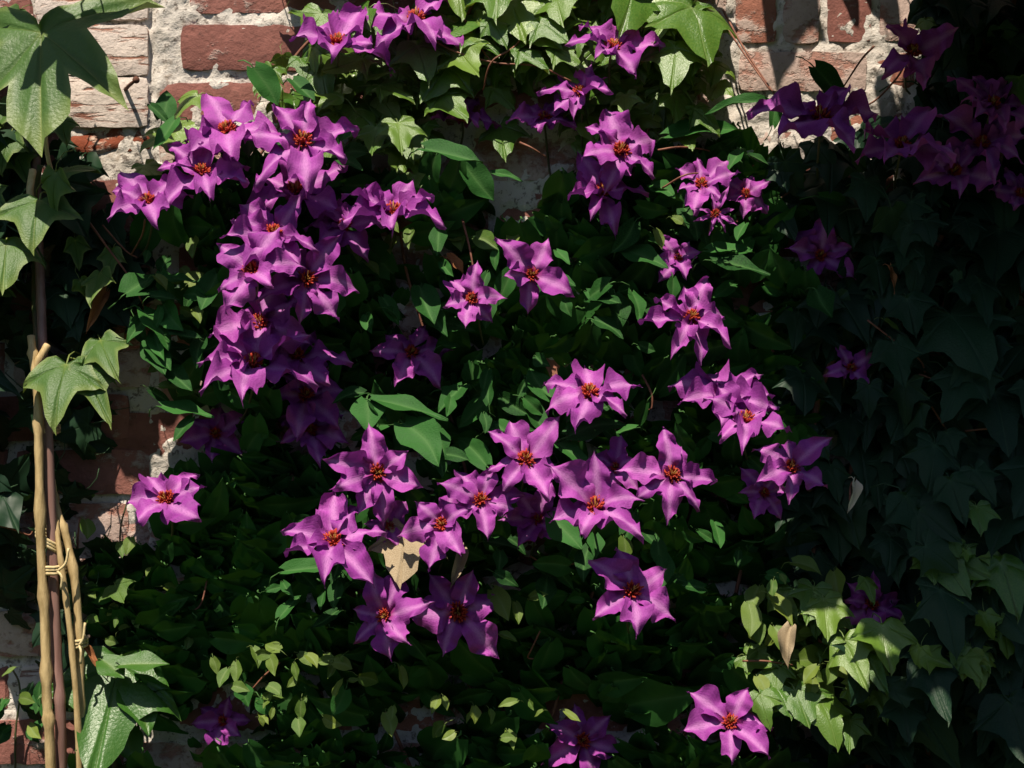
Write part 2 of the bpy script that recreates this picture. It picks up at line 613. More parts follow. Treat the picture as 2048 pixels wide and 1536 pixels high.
class Shape:
    """leaf of unit length: V, F, attrs; base at the origin, tip at +Y, face +Z"""
    def __init__(self, V, F, vein, across, along):
        self.V = np.array(V, dtype=np.float64)
        self.F = F
        self.vein, self.across, self.along = np.array(vein), np.array(across), np.array(along)
        self.cache = {}
    def mesh(self, mat):
        if mat not in self.cache:
            self.cache[mat] = mesh_from('leaf', self.V, self.F, MAT[mat], True,
                                        {'vein': self.vein, 'across': self.across, 'along': self.along})
        return self.cache[mat]

def with_petiole(V, F, ve, ac, al, length, rad, r):
    """a thin stalk bending away behind the blade"""
    b = len(V)
    pts = [(0, 0.05, -0.008), (0, -length * 0.35, -0.03), (r.uniform(-.05, .05), -length * 0.8, -length * 0.45), (r.uniform(-.1, .1), -length, -length)]
    tube(pts, [rad, rad, rad, rad], 4, V, F)
    k = len(V) - b
    ve += [1.0] * k
    ac += [0.0] * k
    al += [0.0] * k

def ovate(seed, width=0.5, fold=0.25, droop=0.3, wave=0.03, heart=0.12, rows=9, cols=4, peak=0.38, tip=1.3, petiole=0.35):
    r = random.Random(seed)
    V, F, ve, ac, al = [], [], [], [], []
    ph = r.uniform(0, 6)
    twist = r.uniform(-0.25, 0.25)
    bend = r.uniform(-0.08, 0.08)
    n = 2 * cols + 1
    for i in range(rows + 1):
        s = i / rows
        if s < peak:
            hw = math.sin(0.5 * math.pi * (0.16 + 0.84 * s / peak)) ** 0.8
        else:
            hw = max(0.0, 1 - ((s - peak) / (1 - peak)) ** tip) ** 0.95
        hw *= width / 2
        hw *= 1 + 0.07 * math.sin(9 * s + ph)
        for j in range(n):
            t = (j - cols) / cols
            x = t * hw + bend * math.sin(s * math.pi)
            y = s - heart * abs(t) ** 1.5 * max(0, 1 - s * 3.2)
            z = fold * abs(t) * hw * 1.2 - droop * s * s * 0.6 + droop * 0.15 * s
            z += wave * math.sin(11 * s + 2.2 * t + ph) * abs(t)
            z += twist * t * hw * s
            V.append((x, y, z))
            ve.append(1 - min(1, abs(t)) if True else 0)
            ac.append(abs(t))
            al.append(s)
    for i in range(rows):
        for j in range(n - 1):
            a = i * n + j
            F.append((a, a + 1, a + n + 1, a + n))
    with_petiole(V, F, ve, ac, al, petiole, 0.014, r)
    return Shape(V, F, ve, ac, al)

IVY = [(0.06, -0.10), (0.17, -0.20), (0.33, -0.24), (0.47, -0.17), (0.43, -0.02), (0.42, 0.10), (0.55, 0.22), (0.70, 0.36),
       (0.56, 0.39), (0.42, 0.42), (0.31, 0.47), (0.28, 0.58), (0.24, 0.70), (0.16, 0.84), (0.07, 0.95), (0.0, 1.02)]
IVY_T = {3: 1, 7: 1, 15: 1}
IVY3 = [(0.05, -0.06), (0.16, -0.13), (0.30, -0.12), (0.38, -0.02), (0.44, 0.10), (0.52, 0.22), (0.62, 0.34), (0.50, 0.37),
        (0.38, 0.40), (0.27, 0.46), (0.23, 0.56), (0.19, 0.68), (0.13, 0.82), (0.06, 0.93), (0.0, 1.0)]
IVY3_T = {6: 1, 14: 1}
PALM = [(0.03, -0.10), (0.12, -0.22), (0.30, -0.30), (0.55, -0.36), (0.82, -0.36), (0.66, -0.20), (0.48, -0.06), (0.36, 0.06), (0.42, 0.16), (0.50, 0.30),
        (0.58, 0.48), (0.62, 0.74), (0.46, 0.66), (0.32, 0.52), (0.235, 0.46), (0.25, 0.60), (0.235, 0.78), (0.13, 0.92), (0.0, 1.06)]
PALM_T = {4: 1, 11: 1, 18: 1}
def lobed(seed, outline, tips, curl=0.25, droop=0.35, wave=0.05, jitter=0.05, rings=4, petiole=0.5, squash=1.0):
    r = random.Random(seed)
    def half(sgn):
        f = 1 + r.uniform(-0.12, 0.12)
        out = []
        for k, (x, y) in enumerate(outline):
            jx, jy = r.uniform(-jitter, jitter) * 0.5, r.uniform(-jitter, jitter) * 0.5
            if k == len(outline) - 1:
                jx = jy = 0
            out.append((sgn * (x * f * squash + jx), y + jy, 1.0 if k in tips else 0.0))
        return out
    R = half(1)
    L = half(-1)
    ring = [(0.0, -0.02, 0.0)] + R + L[-2::-1]
    # extra points half way for a smoother outline
    pts = []
    for k in range(len(ring)):
        a, b = ring[k], ring[(k + 1) % len(ring)]
        pts.append(a)
        pts.append(((a[0] + b[0]) / 2, (a[1] + b[1]) / 2, 0.0))
    n = len(pts)
    ph = r.uniform(0, 6)
    tw = r.uniform(-0.2, 0.2)
    V, F, ve, ac, al = [(0, 0, 0)], [], [1.0], [0.0], [0.0]
    for g in range(1, rings + 1):
        t = (g / rings) ** 0.85
        for (x, y, v) in pts:
            X, Y = x * t, y * t
            rr = math.hypot(X, Y)
            z = curl * (0.35 - v) * 0.16 * t ** 1.2 - droop * 0.42 * rr * rr + wave * math.sin(5 * X + 4 * Y + ph) + tw * X * Y * 0.6
            z += 0.02 * math.sin(17 * X + ph) * t
            z -= droop * 0.25 * X * X
            V.append((X, Y, z))
            ve.append(v if t > 0.0 else 1.0)
            ac.append(t)
            al.append(max(0, Y))
    for k in range(n):
        F.append((0, 1 + k, 1 + (k + 1) % n))
    for g in range(rings - 1):
        for k in range(n):
            a = 1 + g * n + k
            b = 1 + g * n + (k + 1) % n
            F.append((a, a + n, b + n, b))
    # vein attribute is 1 on the lobe rays only, so ring points beside them stay 0
    with_petiole(V, F, ve, ac, al, petiole, 0.013, r)
    return Shape(V, F, ve, ac, al)

LEAF = {
    'C': [ovate(k, U(0.46, 0.62), U(0.15, 0.45), U(0.05, 0.5), 0.03) for k in range(8)],
    'c': [ovate(40 + k, U(0.5, 0.72), U(0.05, 0.4), U(0.0, 0.5), 0.03, 0.1, 7, 3) for k in range(6)],
    'T': [lobed(60 + k, IVY if k % 2 else IVY3, IVY_T if k % 2 else IVY3_T, U(0.3, 0.8), U(0.15, 0.6), U(0.02, 0.06)) for k in range(8)],
    'R': [lobed(80 + k, IVY3 if k % 3 else IVY, IVY3_T if k % 3 else IVY_T, U(0.2, 0.7), U(0.1, 0.5), 0.04, squash=U(0.75, 1.0)) for k in range(6)],
    'L': [lobed(100 + k, IVY3, IVY3_T, 0.6, U(0.2, 0.5), 0.04, 0.02, 5, squash=0.95) for k in range(4)],
    'P': [lobed(120, PALM, PALM_T, 0.75, 0.35, 0.02, 0.015, 6, 0.35)],
    'B': [ovate(140 + k, 0.72, 0.2, 0.3, 0.03, 0.12, 12, 5, 0.42, 1.5) for k in range(3)],
}
LEAF['n'] = [ovate(160 + k, U(0.5, 0.66), U(0.15, 0.45), U(0.05, 0.5), 0.03, petiole=0.07) for k in range(6)]
LEAFMAT = {'n': 'clematis_leaf', 'C': 'clematis_leaf', 'c': 'young_leaf', 'T': 'ivy_leaf', 'R': 'dark_ivy_leaf', 'L': 'large_leaf', 'P': 'large_leaf', 'B': 'broad_leaf'}

class Mass:
    """many leaves joined into one mesh"""
    def __init__(self):
        self.V, self.F, self.a, self.b, self.c = [], [], [], [], []
        self.n = 0
    def put(self, sh, M):
        A = np.array(M)
        V = sh.V @ A[:3, :3].T + A[:3, 3]
        self.V.append(V)
        o = self.n
        self.F.extend([tuple(i + o for i in f) for f in sh.F])
        self.a.append(sh.vein)
        self.b.append(sh.across)
        self.c.append(sh.along)
        self.n += len(V)
    def build(self, name, mat, parent=None):
        if not self.V:
            return None
        m = mesh_from(name, np.concatenate(self.V), self.F, MAT[mat], True,
                      {'vein': np.concatenate(self.a), 'across': np.concatenate(self.b), 'along': np.concatenate(self.c)})
        o = add(name, m, parent)
        o['kind'] = 'stuff'
        return o

COUNT = {}
def leaf_matrix(bx, by, tx, ty, depth, n, wscale=1.0):
    b = P(bx, by, depth)
    k = S * (DIST - depth) / DIST
    dx, dz = (tx - bx) * k, -(ty - by) * k
    n = Vector(n).normalized()
    if n.y > -0.25:
        n.y = -0.25
        n.normalize()
    dy = -(dx * n.x + dz * n.z) / n.y
    lim = 0.9 * math.hypot(dx, dz)
    dy = max(-lim, min(lim, dy))
    d = Vector((dx, dy, dz))
    L = d.length
    M = frame(d, n) @ Matrix.Diagonal((L * wscale, L, L, 1))
    M.translation = b
    return M

def rnd_normal(up=0.55, out=0.75, jit=0.35):
    return Vector((G(-0.08, jit), -max(0.28, G(out, jit * 0.5)), G(up, jit)))

def leaf(owner, kind, bx, by, tx, ty, depth, n=None, wscale=1.0, mat=None, mass=None, variant=None):
    n = rnd_normal() if n is None else n
    M = leaf_matrix(bx, by, tx, ty, depth, n, wscale)
    sh = LEAF[kind][rng.randrange(len(LEAF[kind])) if variant is None else variant]
    mt = mat or LEAFMAT[kind]
    c = COUNT.get(owner.name, 0)
    if mass is not None or c >= 300:
        (mass if mass is not None else OVER.setdefault((owner.name, mt), Mass())).put(sh, M)
        return None
    COUNT[owner.name] = c + 1
    return add('leaf', sh.mesh(mt), owner, M)
OVER = {}

def stem(owner, pts, r0, r1=None, mat='vine', name='stem', sides=6, knots=0.0, per=6):
    """pts: (px, py, depth)"""
    r1 = r0 if r1 is None else r1
    pp = smooth_path([P(*p) for p in pts], per)
    n = len(pp)
    rr = [r0 + (r1 - r0) * i / (n - 1) for i in range(n)]
    if knots:
        rr = [r * (1 + knots * (1.0 if i % 5 == 2 else 0.0) + knots * 0.4 * rng.random()) for i, r in enumerate(rr)]
    V, F = tube(pp, rr, sides)
    m = mesh_from(name, V, F, MAT[mat])
    return add(name, m, owner)

# ------------------------------------------------------------------ flowers
def petal_shape(seed, narrow=False):
    r = random.Random(seed)
    rows, cols = 18, 4
    n = 2 * cols + 1
    V, F, al, ac = [], [], [], []
    W = (0.24 if narrow else r.uniform(0.48, 0.62))
    ph, ph2 = r.uniform(0, 6), r.uniform(0, 6)
    rise = r.uniform(0.14, 0.36)
    rec = r.uniform(-0.05, 0.50)
    side = r.uniform(-0.14, 0.14)
    twist = r.uniform(-0.7, 0.7)
    wv = r.uniform(0.07, 0.15)
    cup = r.uniform(-0.25, 0.35)
    for i in range(rows + 1):
        s = i / rows
        if s < 0.46:
            hw = W / 2 * (0.16 + 0.84 * math.sin(0.5 * math.pi * s / 0.46) ** 1.1)
        else:
            u = (s - 0.46) / 0.54
            hw = W / 2 * ((1 - u ** 1.9) * 0.84 + 0.16 * (1 - u) ** 1.3)
            if narrow is False and u > 0.8:
                hw *= 1 - 0.35 * (u - 0.8) / 0.2
        hw *= 1 + 0.13 * math.sin(13 * s + ph2) * (s > 0.2)
        for j in range(n):
            t = (j - cols) / cols
            x = t * hw + side * s * s
            y = 0.05 + 0.95 * s - 0.06 * abs(t) * s
            z = rise * math.sin(s * 2.2) * 0.8 - rec * s ** 2.6 * 0.75
            z += cup * t * t * hw * 1.6 - 0.05 * (1 - abs(t)) * math.sin(math.pi * s)
            z += wv * abs(t) ** 1.3 * (math.sin(11 * s + ph + (2.4 if t > 0 else 0)) + 0.5 * math.sin(23 * s + ph2 + 3 * t))
            z += twist * t * hw * s
            V.append((x, y, z))
            al.append(s)
            ac.append(abs(t))
    for i in range(rows):
        for j in range(n - 1):
            a = i * n + j
            F.append((a, a + 1, a + n + 1, a + n))
    return mesh_from('petal', V, F, MAT['petal'], True, {'along': al, 'across': ac})
PETALS = [petal_shape(200 + k) for k in range(14)]
NARROW = [petal_shape(260 + k, True) for k in range(4)]

def stamen_mesh(seed):
    r = random.Random(seed)
    V, F, mi = [], [], []
    for k in range(46):
        a = 2 * math.pi * k * 0.381966 + r.uniform(-.1, .1)
        el = r.uniform(0.15, 1.2)
        ln = r.uniform(0.13, 0.20)
        dirv = Vector((math.cos(a) * math.cos(el), math.sin(a) * math.cos(el), math.sin(el)))
        p0 = Vector((math.cos(a) * 0.03, math.sin(a) * 0.03, 0.02))
        p1 = p0 + dirv * ln * 0.55
        p2 = p1 + (dirv + Vector((0, 0, 0.4))).normalized() * ln * 0.5
        f0 = len(F)
        tube([p0, p1], [0.017, 0.016], 4, V, F)
        mi += [0] * (len(F) - f0)
        f0 = len(F)
        tube([p1, p2], [0.024, 0.013], 4, V, F)
        mi += [1] * (len(F) - f0)
    m = mesh_from('stamens', V, F, [MAT['stamen'], MAT['anther']])
    m.polygons.foreach_set('material_index', mi)
    return m
def pistil_mesh(seed):
    r = random.Random(seed)
    V, F = [], []
    for k in range(9):
        a = r.uniform(0, 6.3)
        q = r.uniform(0, 0.03)
        tube([(math.cos(a) * q, math.sin(a) * q, 0), (math.cos(a) * q * 1.6, math.sin(a) * q * 1.6, 0.14),
              (math.cos(a) * q * 2.6, math.sin(a) * q * 2.6, 0.20 + r.uniform(0, 0.05))], [0.010, 0.009, 0.005], 4, V, F)
    return mesh_from('pistil', V, F, MAT['pistil'])
STAMENS = [stamen_mesh(k) for k in range(3)]
PISTILS = [pistil_mesh(k) for k in range(3)]

clematis = thing('clematis', 'purple flowering clematis climbing over the brick wall with large star shaped blooms', 'climber', P(1000, 1768, 0.05))
clematis['_off'] = tuple(clematis.location)

FLOWERS = []
def flower(x, y, r, depth, nx=0.0, nz=0.35, n=6, rot=None, old=False, cup=0.0, label=None):
    FLOWERS.append((x, y, r, depth))
    c = P(x, y, depth)
    ny = -math.sqrt(max(0.04, 1 - min(0.95, nx * nx + nz * nz)))
    nrm = Vector((nx, ny, nz)).normalized()
    yv = Vector((0, 0, 1)) - nrm * nrm.z
    if yv.length < 0.05:
        yv = Vector((0, 1, 0))
    yv.normalize()
    xv = yv.cross(nrm)
    M = Matrix((xv, yv, nrm)).transposed().to_4x4()
    M.translation = c
    R = 1.1 * r * S * (DIST - depth) / DIST
    f = bpy.data.objects.new('flower', None)
    f.empty_display_size = 0.02
    link(f, clematis)
    f.matrix_basis = Matrix.Translation(-clematis.location) @ M @ Matrix.Diagonal((R, R, R, 1))
    if label:
        f['label'] = label
    a0 = U(0, 360) if rot is None else rot
    pool = NARROW if old else PETALS
    for k in range(n):
        a = math.radians(a0 + 360 / n * k + G(0, 8)) - math.pi / 2
        o = add('petal', pool[rng.randrange(len(pool))])
        o.parent = f
        ls = U(0.76, 1.16)
        o.matrix_basis = Matrix.Translation((0, 0, 0.018 * (k % 2))) @ Matrix.Rotation(a, 4, 'Z') @ \
            Matrix.Rotation(cup + G(0, 0.2), 4, 'X') @ Matrix.Diagonal((ls * U(0.92, 1.1) * 6.6 / max(n, 6), ls, ls, 1))
    o = add('stamens', STAMENS[rng.randrange(3)])
    o.parent = f
    o.matrix_basis = Matrix.Rotation(U(0, 6), 4, 'Z')
    o = add('pistil', PISTILS[rng.randrange(3)])
    o.parent = f
    # stalk: bends from the back of the flower in to the tangle by the wall
    Mi = (M @ Matrix.Diagonal((R, R, R, 1))).inverted()
    end = P(x + U(-30, 30), y + U(40, 130), max(0.012, depth * 0.25))
    pts = smooth_path([c - nrm * 0.001, c - nrm * 0.022, c.lerp(end, 0.55) - nrm * 0.012 + Vector((0, 0.012, -0.004)), end], 4)
    V, F = tube([Mi @ q for q in pts], 0.0016 / R, 5)
    add('stalk', mesh_from('stalk', V, F, MAT['stalk'])).parent = f
    return f

FL = [
    # x, y, r, depth, nx, nz, n, rot
    (675, 92, 108, .120, 0.05, .80, 6, 12), (832, 42, 105, .085, 0.05, .82, 6, 40), (1225, 98, 88, .105, 0.15, .76, 6, 0),
    (1160, 188, 76, .090, -.15, .55, 7, 20), (1088, 238, 70, .034, -.1, .6, 6, 80), (925, 242, 72, .034, 0, .86, 6, 10),
    (1240, 305, 98, .135, .1, .55, 6, 25), (1206, 387, 90, .075, -.1, .62, 6, 30),
    (455, 265, 104, .125, -.1, .72, 6, 0), (606, 288, 116, .160, .05, .68, 6, 20), (404, 347, 92, .150, 0, .68, 6, 30),
    (297, 407, 94, .165, -.1, .62, 6, 0), (590, 388, 110, .095, 0, .72, 6, 5), (548, 472, 108, .170, .1, .55, 6, 30),
    (506, 543, 100, .215, -.15, .40, 6, 15), (612, 560, 100, .165, .3, .35, 7, 0), (787, 428, 104, .140, .05, .74, 7, 10),
    (690, 455, 74, .090, 0, .5, 6, 0),
    (1062, 551, 84, .150, .1, .25, 5, 55), (945, 598, 72, .140, -.15, .25, 6, 70), (822, 706, 78, .060, .2, .3, 6, 0),
    (506, 733, 116, .155, 0, .76, 6, 20), (592, 715, 94, .100, .1, .6, 6, 0), (612, 792, 80, .060, .2, .4, 6, 10),
    (622, 862, 76, .050, .1, .45, 6, 40), (520, 648, 96, .120, -.1, .5, 6, 30), (432, 868, 66, .030, 0, .3, 6, 20),
    (333, 1002, 98, .140, -.1, .60, 6, 5), (753, 946, 96, .165, .2, .15, 6, 95), (668, 1086, 114, .205, -.1, .68, 7, 8),
    (780, 1056, 60, .140, 0, .4, 6, 0), (886, 1051, 90, .190, -.2, .38, 6, 75), (962, 1002, 84, .170, .1, .45, 6, 20),
    (1051, 922, 98, .175, 0, .55, 7, 90), (1076, 1040, 68, .120, 0, .4, 6, 10), (1190, 1018, 114, .225, 0, .66, 6, 20),
    (1343, 953, 92, .205, .1, .52, 7, 55), (1232, 936, 62, .140, -.2, .4, 6, 20), (1178, 790, 104, .165, 0, .72, 6, 25),
    (1382, 637, 86, .150, .15, .55, 6, 10), (1448, 792, 96, .150, 0, .62, 7, 0), (1489, 844, 100, .190, .1, .76, 6, 10),
    (1580, 937, 90, .205, .15, .58, 6, 20), (1527, 985, 58, .150, 0, .3, 6, 0), (1262, 1184, 108, .225, .25, .45, 6, 30),
    (772, 1232, 86, .175, -.25, .15, 7, 15), (916, 1224, 104, .136, .05, .2, 6, 5), (1462, 1447, 86, .160, 0, .68, 6, 15),
    (1742, 1210, 72, .110, -.1, .4, 7, 30), (1165, 1482, 88, .030, 0, .3, 6, 40), (448, 1442, 62, .018, 0, .3, 6, 20),
    (1822, 108, 92, .160, .1, .50, 5, 0), (1640, 240, 118, .170, -.1, .76, 6, 5), (1802, 296, 100, .160, 0, .75, 6, 0),
    (1984, 212, 88, .140, 0, .66, 6, 10), (1962, 290, 86, .110, 0, .55, 6, 10), (1905, 345, 80, .120, .1, .35, 6, 35), (2040, 388, 60, .10, 0, .4, 6, 0),
    (1402, 372, 76, .110, 0, .62, 7, 0), (1492, 388, 56, .080, 0, .3, 6, 20), (1356, 518, 52, .080, 0, .3, 6, 0),
    (1640, 512, 72, .040, 0, .3, 6, 10), (1700, 738, 62, .080, .1, .3, 4, 30),
]
for f in FL:
    flower(*f[:6], n=(rng.choice((6, 6, 7, 8)) if f[6] == 6 and f[2] >= 84 else f[6]), rot=f[7], cup=U(0.0, 0.24))
flower(1430, 428, 52, .150, 0.05, 0.1, 8, 20, old=True, label='withering bloom with thin curled petals and orange centre')
# closed in purple-brown bud-like bloom, tulip shaped
# ------------------------------------------------------------------ clematis leaves and vines
vines = [
    [(820, 20, .06), (880, 88, .08), (983, 124, .085), (1075, 132, .09), (1142, 162, .09)],
    [(922, 20, .05), (945, 72, .06), (983, 124, .085)],
    [(1066, 30, .06), (1032, 90, .08), (983, 124, .09), (966, 180, .07)],
    [(1438, 25, .02), (1470, 80, .05), (1540, 180, .13)],
    [(1446, 20, .02), (1490, 100, .06), (1550, 190, .12)],
    [(1316, 300, .12), (1360, 294, .11), (1412, 300, .05), (1440, 312, .02)],
    [(1325, 376, .10), (1370, 350, .12), (1412, 346, .09)],
    [(1748, 92, .12), (1722, 120, .11), (1688, 172, .09)],
    [(1815, 118, .12), (1790, 160, .08), (1735, 210, .05), (1660, 214, .03)],
    [(925, 440, .07), (938, 490, .09), (948, 545, .10)],
    [(1040, 285, .05), (1062, 295, .06), (1092, 314, .05)],
    [(862, 350, .05), (838, 430, .06), (812, 470, .05)],
    [(175, 440, .05), (215, 495, .07), (262, 560, .08), (300, 640, .06)],
    [(205, 450, .06), (250, 500, .07), (275, 515, .07)],
    [(290, 440, .13), (284, 470, .10), (262, 510, .07)],
    [(0, 1052, .07), (30, 1060, .06), (58, 1070, .05), (68, 1058, .05)],
    [(160, 1035, .04), (156, 1075, .04), (155, 1112, .03)],
    [(355, 1255, .05), (378, 1228, .05), (402, 1208, .05), (416, 1150, .04)],
    [(505, 1378, .08), (530, 1350, .09), (560, 1325, .09)],
    [(1485, 1322, .13), (1530, 1322, .14), (1585, 1330, .13)],
    [(1838, 748, .11), (1900, 770, .13), (1980, 798, .12)],
    [(1930, 862, .12), (1968, 858, .13), (2020, 855, .12)],
    [(1285, 750, .06), (1302, 785, .08), (1304, 812, .08), (1298, 820, .08)],
    [(1060, 1112, .08), (1105, 1134, .10), (1170, 1126, .10), (1230, 1160, .12)],
    [(1080, 1262, .09), (1062, 1300, .09), (1056, 1315, .08), (1072, 1318, .08)],
    [(1735, 640, .10), (1800, 690, .11), (1840, 720, .11), (1850, 745, .10)],
    [(1850, 790, .07), (1880, 840, .08), (1900, 870, .07)],
    [(1700, 1000, .10), (1702, 970, .08), (1716, 955, .06)],
    # main stems rising through the tangle
    [(1000, 1900, .05), (980, 1500, .05), (900, 1250, .07), (940, 1000, .08), (860, 700, .06), (800, 450, .06), (820, 20, .06)],
    [(1010, 1900, .06), (1100, 1450, .06), (1180, 1200, .09), (1250, 950, .09), (1180, 700, .05), (1230, 420, .05), (1300, 250, .04)],
    [(985, 1900, .04), (760, 1400, .05), (640, 1150, .09), (560, 850, .05), (520, 620, .09), (480, 400, .08), (560, 250, .07)],
    [(1020, 1900, .05), (1350, 1500, .06), (1480, 1150, .08), (1480, 900, .10), (1420, 650, .07), (1560, 400, .08), (1780, 300, .09), (2050, 300, .08)],
]
for k, v in enumerate(vines):
    big = k >= len(vines) - 4
    if big:
        v = [(a, b, max(.012, c * .35)) for (a, b, c) in v]
    stem(clematis, v, 0.0030 if big else U(0.0012, 0.0019), 0.002 if big else 0.0012, 'vine', sides=6 if big else 5, per=10 if big else 6)

UPF = Vector((-0.1, -0.62, 0.75))
hand = [  # base, tip, depth, width scale, kind, normal
    (850, 298, 966, 326, .12, .85, 'C', (0, -.6, .8)), (1138, 872, 1255, 843, .15, 1.0, 'C', (0, -.75, .65)), (1118, 888, 1184, 938, .15, .9, 'C', (.2, -.7, .7)),
    (734, 800, 738, 860, .12, 1.7, 'C', (0, -.85, .5)), (728, 786, 664, 796, .11, 1.0, 'C', (0, -.6, .8)), (752, 800, 898, 832, .12, .55, 'C', (0, -.6, .8)),
    (808, 848, 878, 922, .13, 1.1, 'C', (-.3, -.75, .6)), (870, 905, 886, 952, .14, 1.0, 'C', (-.3, -.8, .5)), (885, 908, 938, 914, .14, .9, 'C', None),
    (1425, 520, 1536, 546, .12, .8, 'C', (0, -.6, .8)), (1418, 500, 1512, 495, .11, .7, 'C', (0, -.5, .85)), (1632, 580, 1660, 628, .12, 1.7, 'C', (0, -.8, .6)),
    (1190, 640, 1246, 674, .11, 1.0, 'C', (.1, -.7, .7)), (1105, 1036, 1162, 1092, .16, 1.0, 'C', (-.2, -.8, .5)), (1000, 1102, 998, 1142, .14, 1.2, 'C', None),
    (1190, 1070, 1190, 1112, .16, 1.2, 'C', None), (1248, 1076, 1246, 1116, .15, 1.2, 'c', None), (286, 622, 346, 696, .12, 1.2, 'C', (.5, -.6, .6)),
    (338, 668, 410, 676, .13, .75, 'C', (0, -.5, .85)), (252, 586, 306, 540, .13, 1.1, 'C', (.3, -.6, .7)), (302, 592, 358, 590, .13, 1.3, 'C', (0, -.6, .8)),
    (330, 556, 398, 562, .11, .9, 'C', (0, -.5, .85)), (398, 578, 432, 604, .11, 1.0, 'C', None), (384, 836, 346, 882, .12, 1.0, 'C', (-.4, -.7, .6)),
    (325, 812, 432, 828, .11, .7, 'C', (0, -.55, .83)), (324, 236, 328, 174, .10, 1.4, 'C', (.1, -.9, .3)), (508, 136, 556, 210, .11, 1.4, 'C', (.5, -.8, .2)),
    (585, 160, 636, 208, .10, 1.0, 'C', (.2, -.6, .7)), (1858, 694, 1908, 690, .13, .7, 'C', (0, -.5, .85)), (1768, 638, 1802, 662, .12, .8, 'c', None),
    (1005, 795, 1060, 830, .08, .8, 'C', None), (1056, 806, 1096, 872, .12, 1.0, 'C', (.3, -.7, .5)), (980, 860, 1075, 854, .10, .7, 'C', (0, -.5, .85)),
    (885, 780, 930, 790, .08, .9, 'C', None), (1130, 600, 1142, 632, .12, 1.3, 'C', None), (1108, 560, 1150, 570, .12, 1.2, 'C', None),
    (905, 650, 912, 668, .10, 1.2, 'C', None), (885, 690, 922, 688, .10, 1.4, 'C', None), (776, 618, 806, 642, .10, 1.0, 'C', None),
    (1278, 690, 1312, 702, .10, 1.3, 'C', None), (1290, 628, 1330, 622, .10, 1.2, 'C', None), (1072, 712, 1096, 730, .08, 1.4, 'C', None),
    (1250, 500, 1330, 535, .08, .9, 'C', None), (1530, 1080, 1600, 1042, .12, .6, 'C', None), (1398, 1062, 1440, 1090, .10, .6, 'C', None),
    (985, 1180, 1015, 1235, .12, .8, 'c', (-.3, -.8, .4)), (1060, 1195, 1092, 1184, .12, .7, 'c', None), (1030, 1205, 1038, 1245, .11, .7, 'c', None),
    (1000, 1268, 1036, 1282, .12, .7, 'c', None), (1115, 1140, 1148, 1180, .12, .8, 'C', None), (570, 1142, 670, 1130, .15, .8, 'C', (0, -.6, .8)),
    (680, 1150, 668, 1190, .12, .9, 'C', None), (690, 1380, 665, 1430, .12, 1.4, 'C', None), (520, 1395, 545, 1430, .10, 1.6, 'C', None),
    (480, 1370, 500, 1410, .10, 1.4, 'C', None), (1130, 1422, 1162, 1440, .13, .7, 'c', None), (1015, 1462, 1028, 1490, .1, .8, 'c', None),
    (1300, 480, 1330, 490, .08, 1.0, 'C', None), (1310, 460, 1325, 500, .10, .8, 'c', None), (1345, 435, 1372, 450, .11, .9, 'c', None),
    (1630, 135, 1700, 210, .13, .9, 'C', (.3, -.7, .1)), (1530, 205, 1410, 208, .11, .45, 'C', (0, -.6, .7)), (1545, 250, 1560, 180, .12, .8, 'C', (.3, -.8, .1)),
    (1340, 270, 1490, 238, .09, .5, 'C', (0, -.6, .75)), (1480, 300, 1450, 345, .08, .9, 'C', None), (1500, 310, 1545, 330, .07, .8, 'C', None),
    (1640, 392, 1720, 398, .09, .6, 'C', None), (1720, 370, 1770, 395, .10, .7, 'C', None), (1810, 360, 1880, 415, .06, .5, 'C', None), (300, 210, 345, 250, .1, .5, 'C', None),
    (930, 330, 990, 400, .09, 1.3, 'C', (.4, -.8, .2)), (985, 345, 1045, 362, .06, .5, 'C', None), (350, 240, 310, 300, .12, 1.0, 'C', (-.3, -.6, .6)),
    (1760, 1290, 1770, 1330, .14, 1.1, 'c', None), (1540, 1190, 1585, 1240, .14, .7, 'c', (.3, -.6, .7)), (1600, 1320, 1668, 1332, .15, .9, 'c', None),
    (1600, 1345, 1650, 1362, .14, .9, 'c', None), (1535, 1150, 1580, 1160, .12, 1.1, 'C', None), (1585, 1125, 1640, 1140, .13, .9, 'c', None),
]
for (bx, by, tx, ty, dp, ws, kd, n) in hand:
    leaf(clematis, kd, bx, by, tx, ty, dp, n, ws * 1.15)

def free_depth(x, y, d, margin=0.045, k=0.75):
    """keep leaves behind the blooms they would otherwise cover"""
    for (fx, fy, fr, fd) in FLOWERS:
        if (x - fx) ** 2 + (y - fy) ** 2 < (k * fr + 25) ** 2:
            d = min(d, fd - margin)
    return d

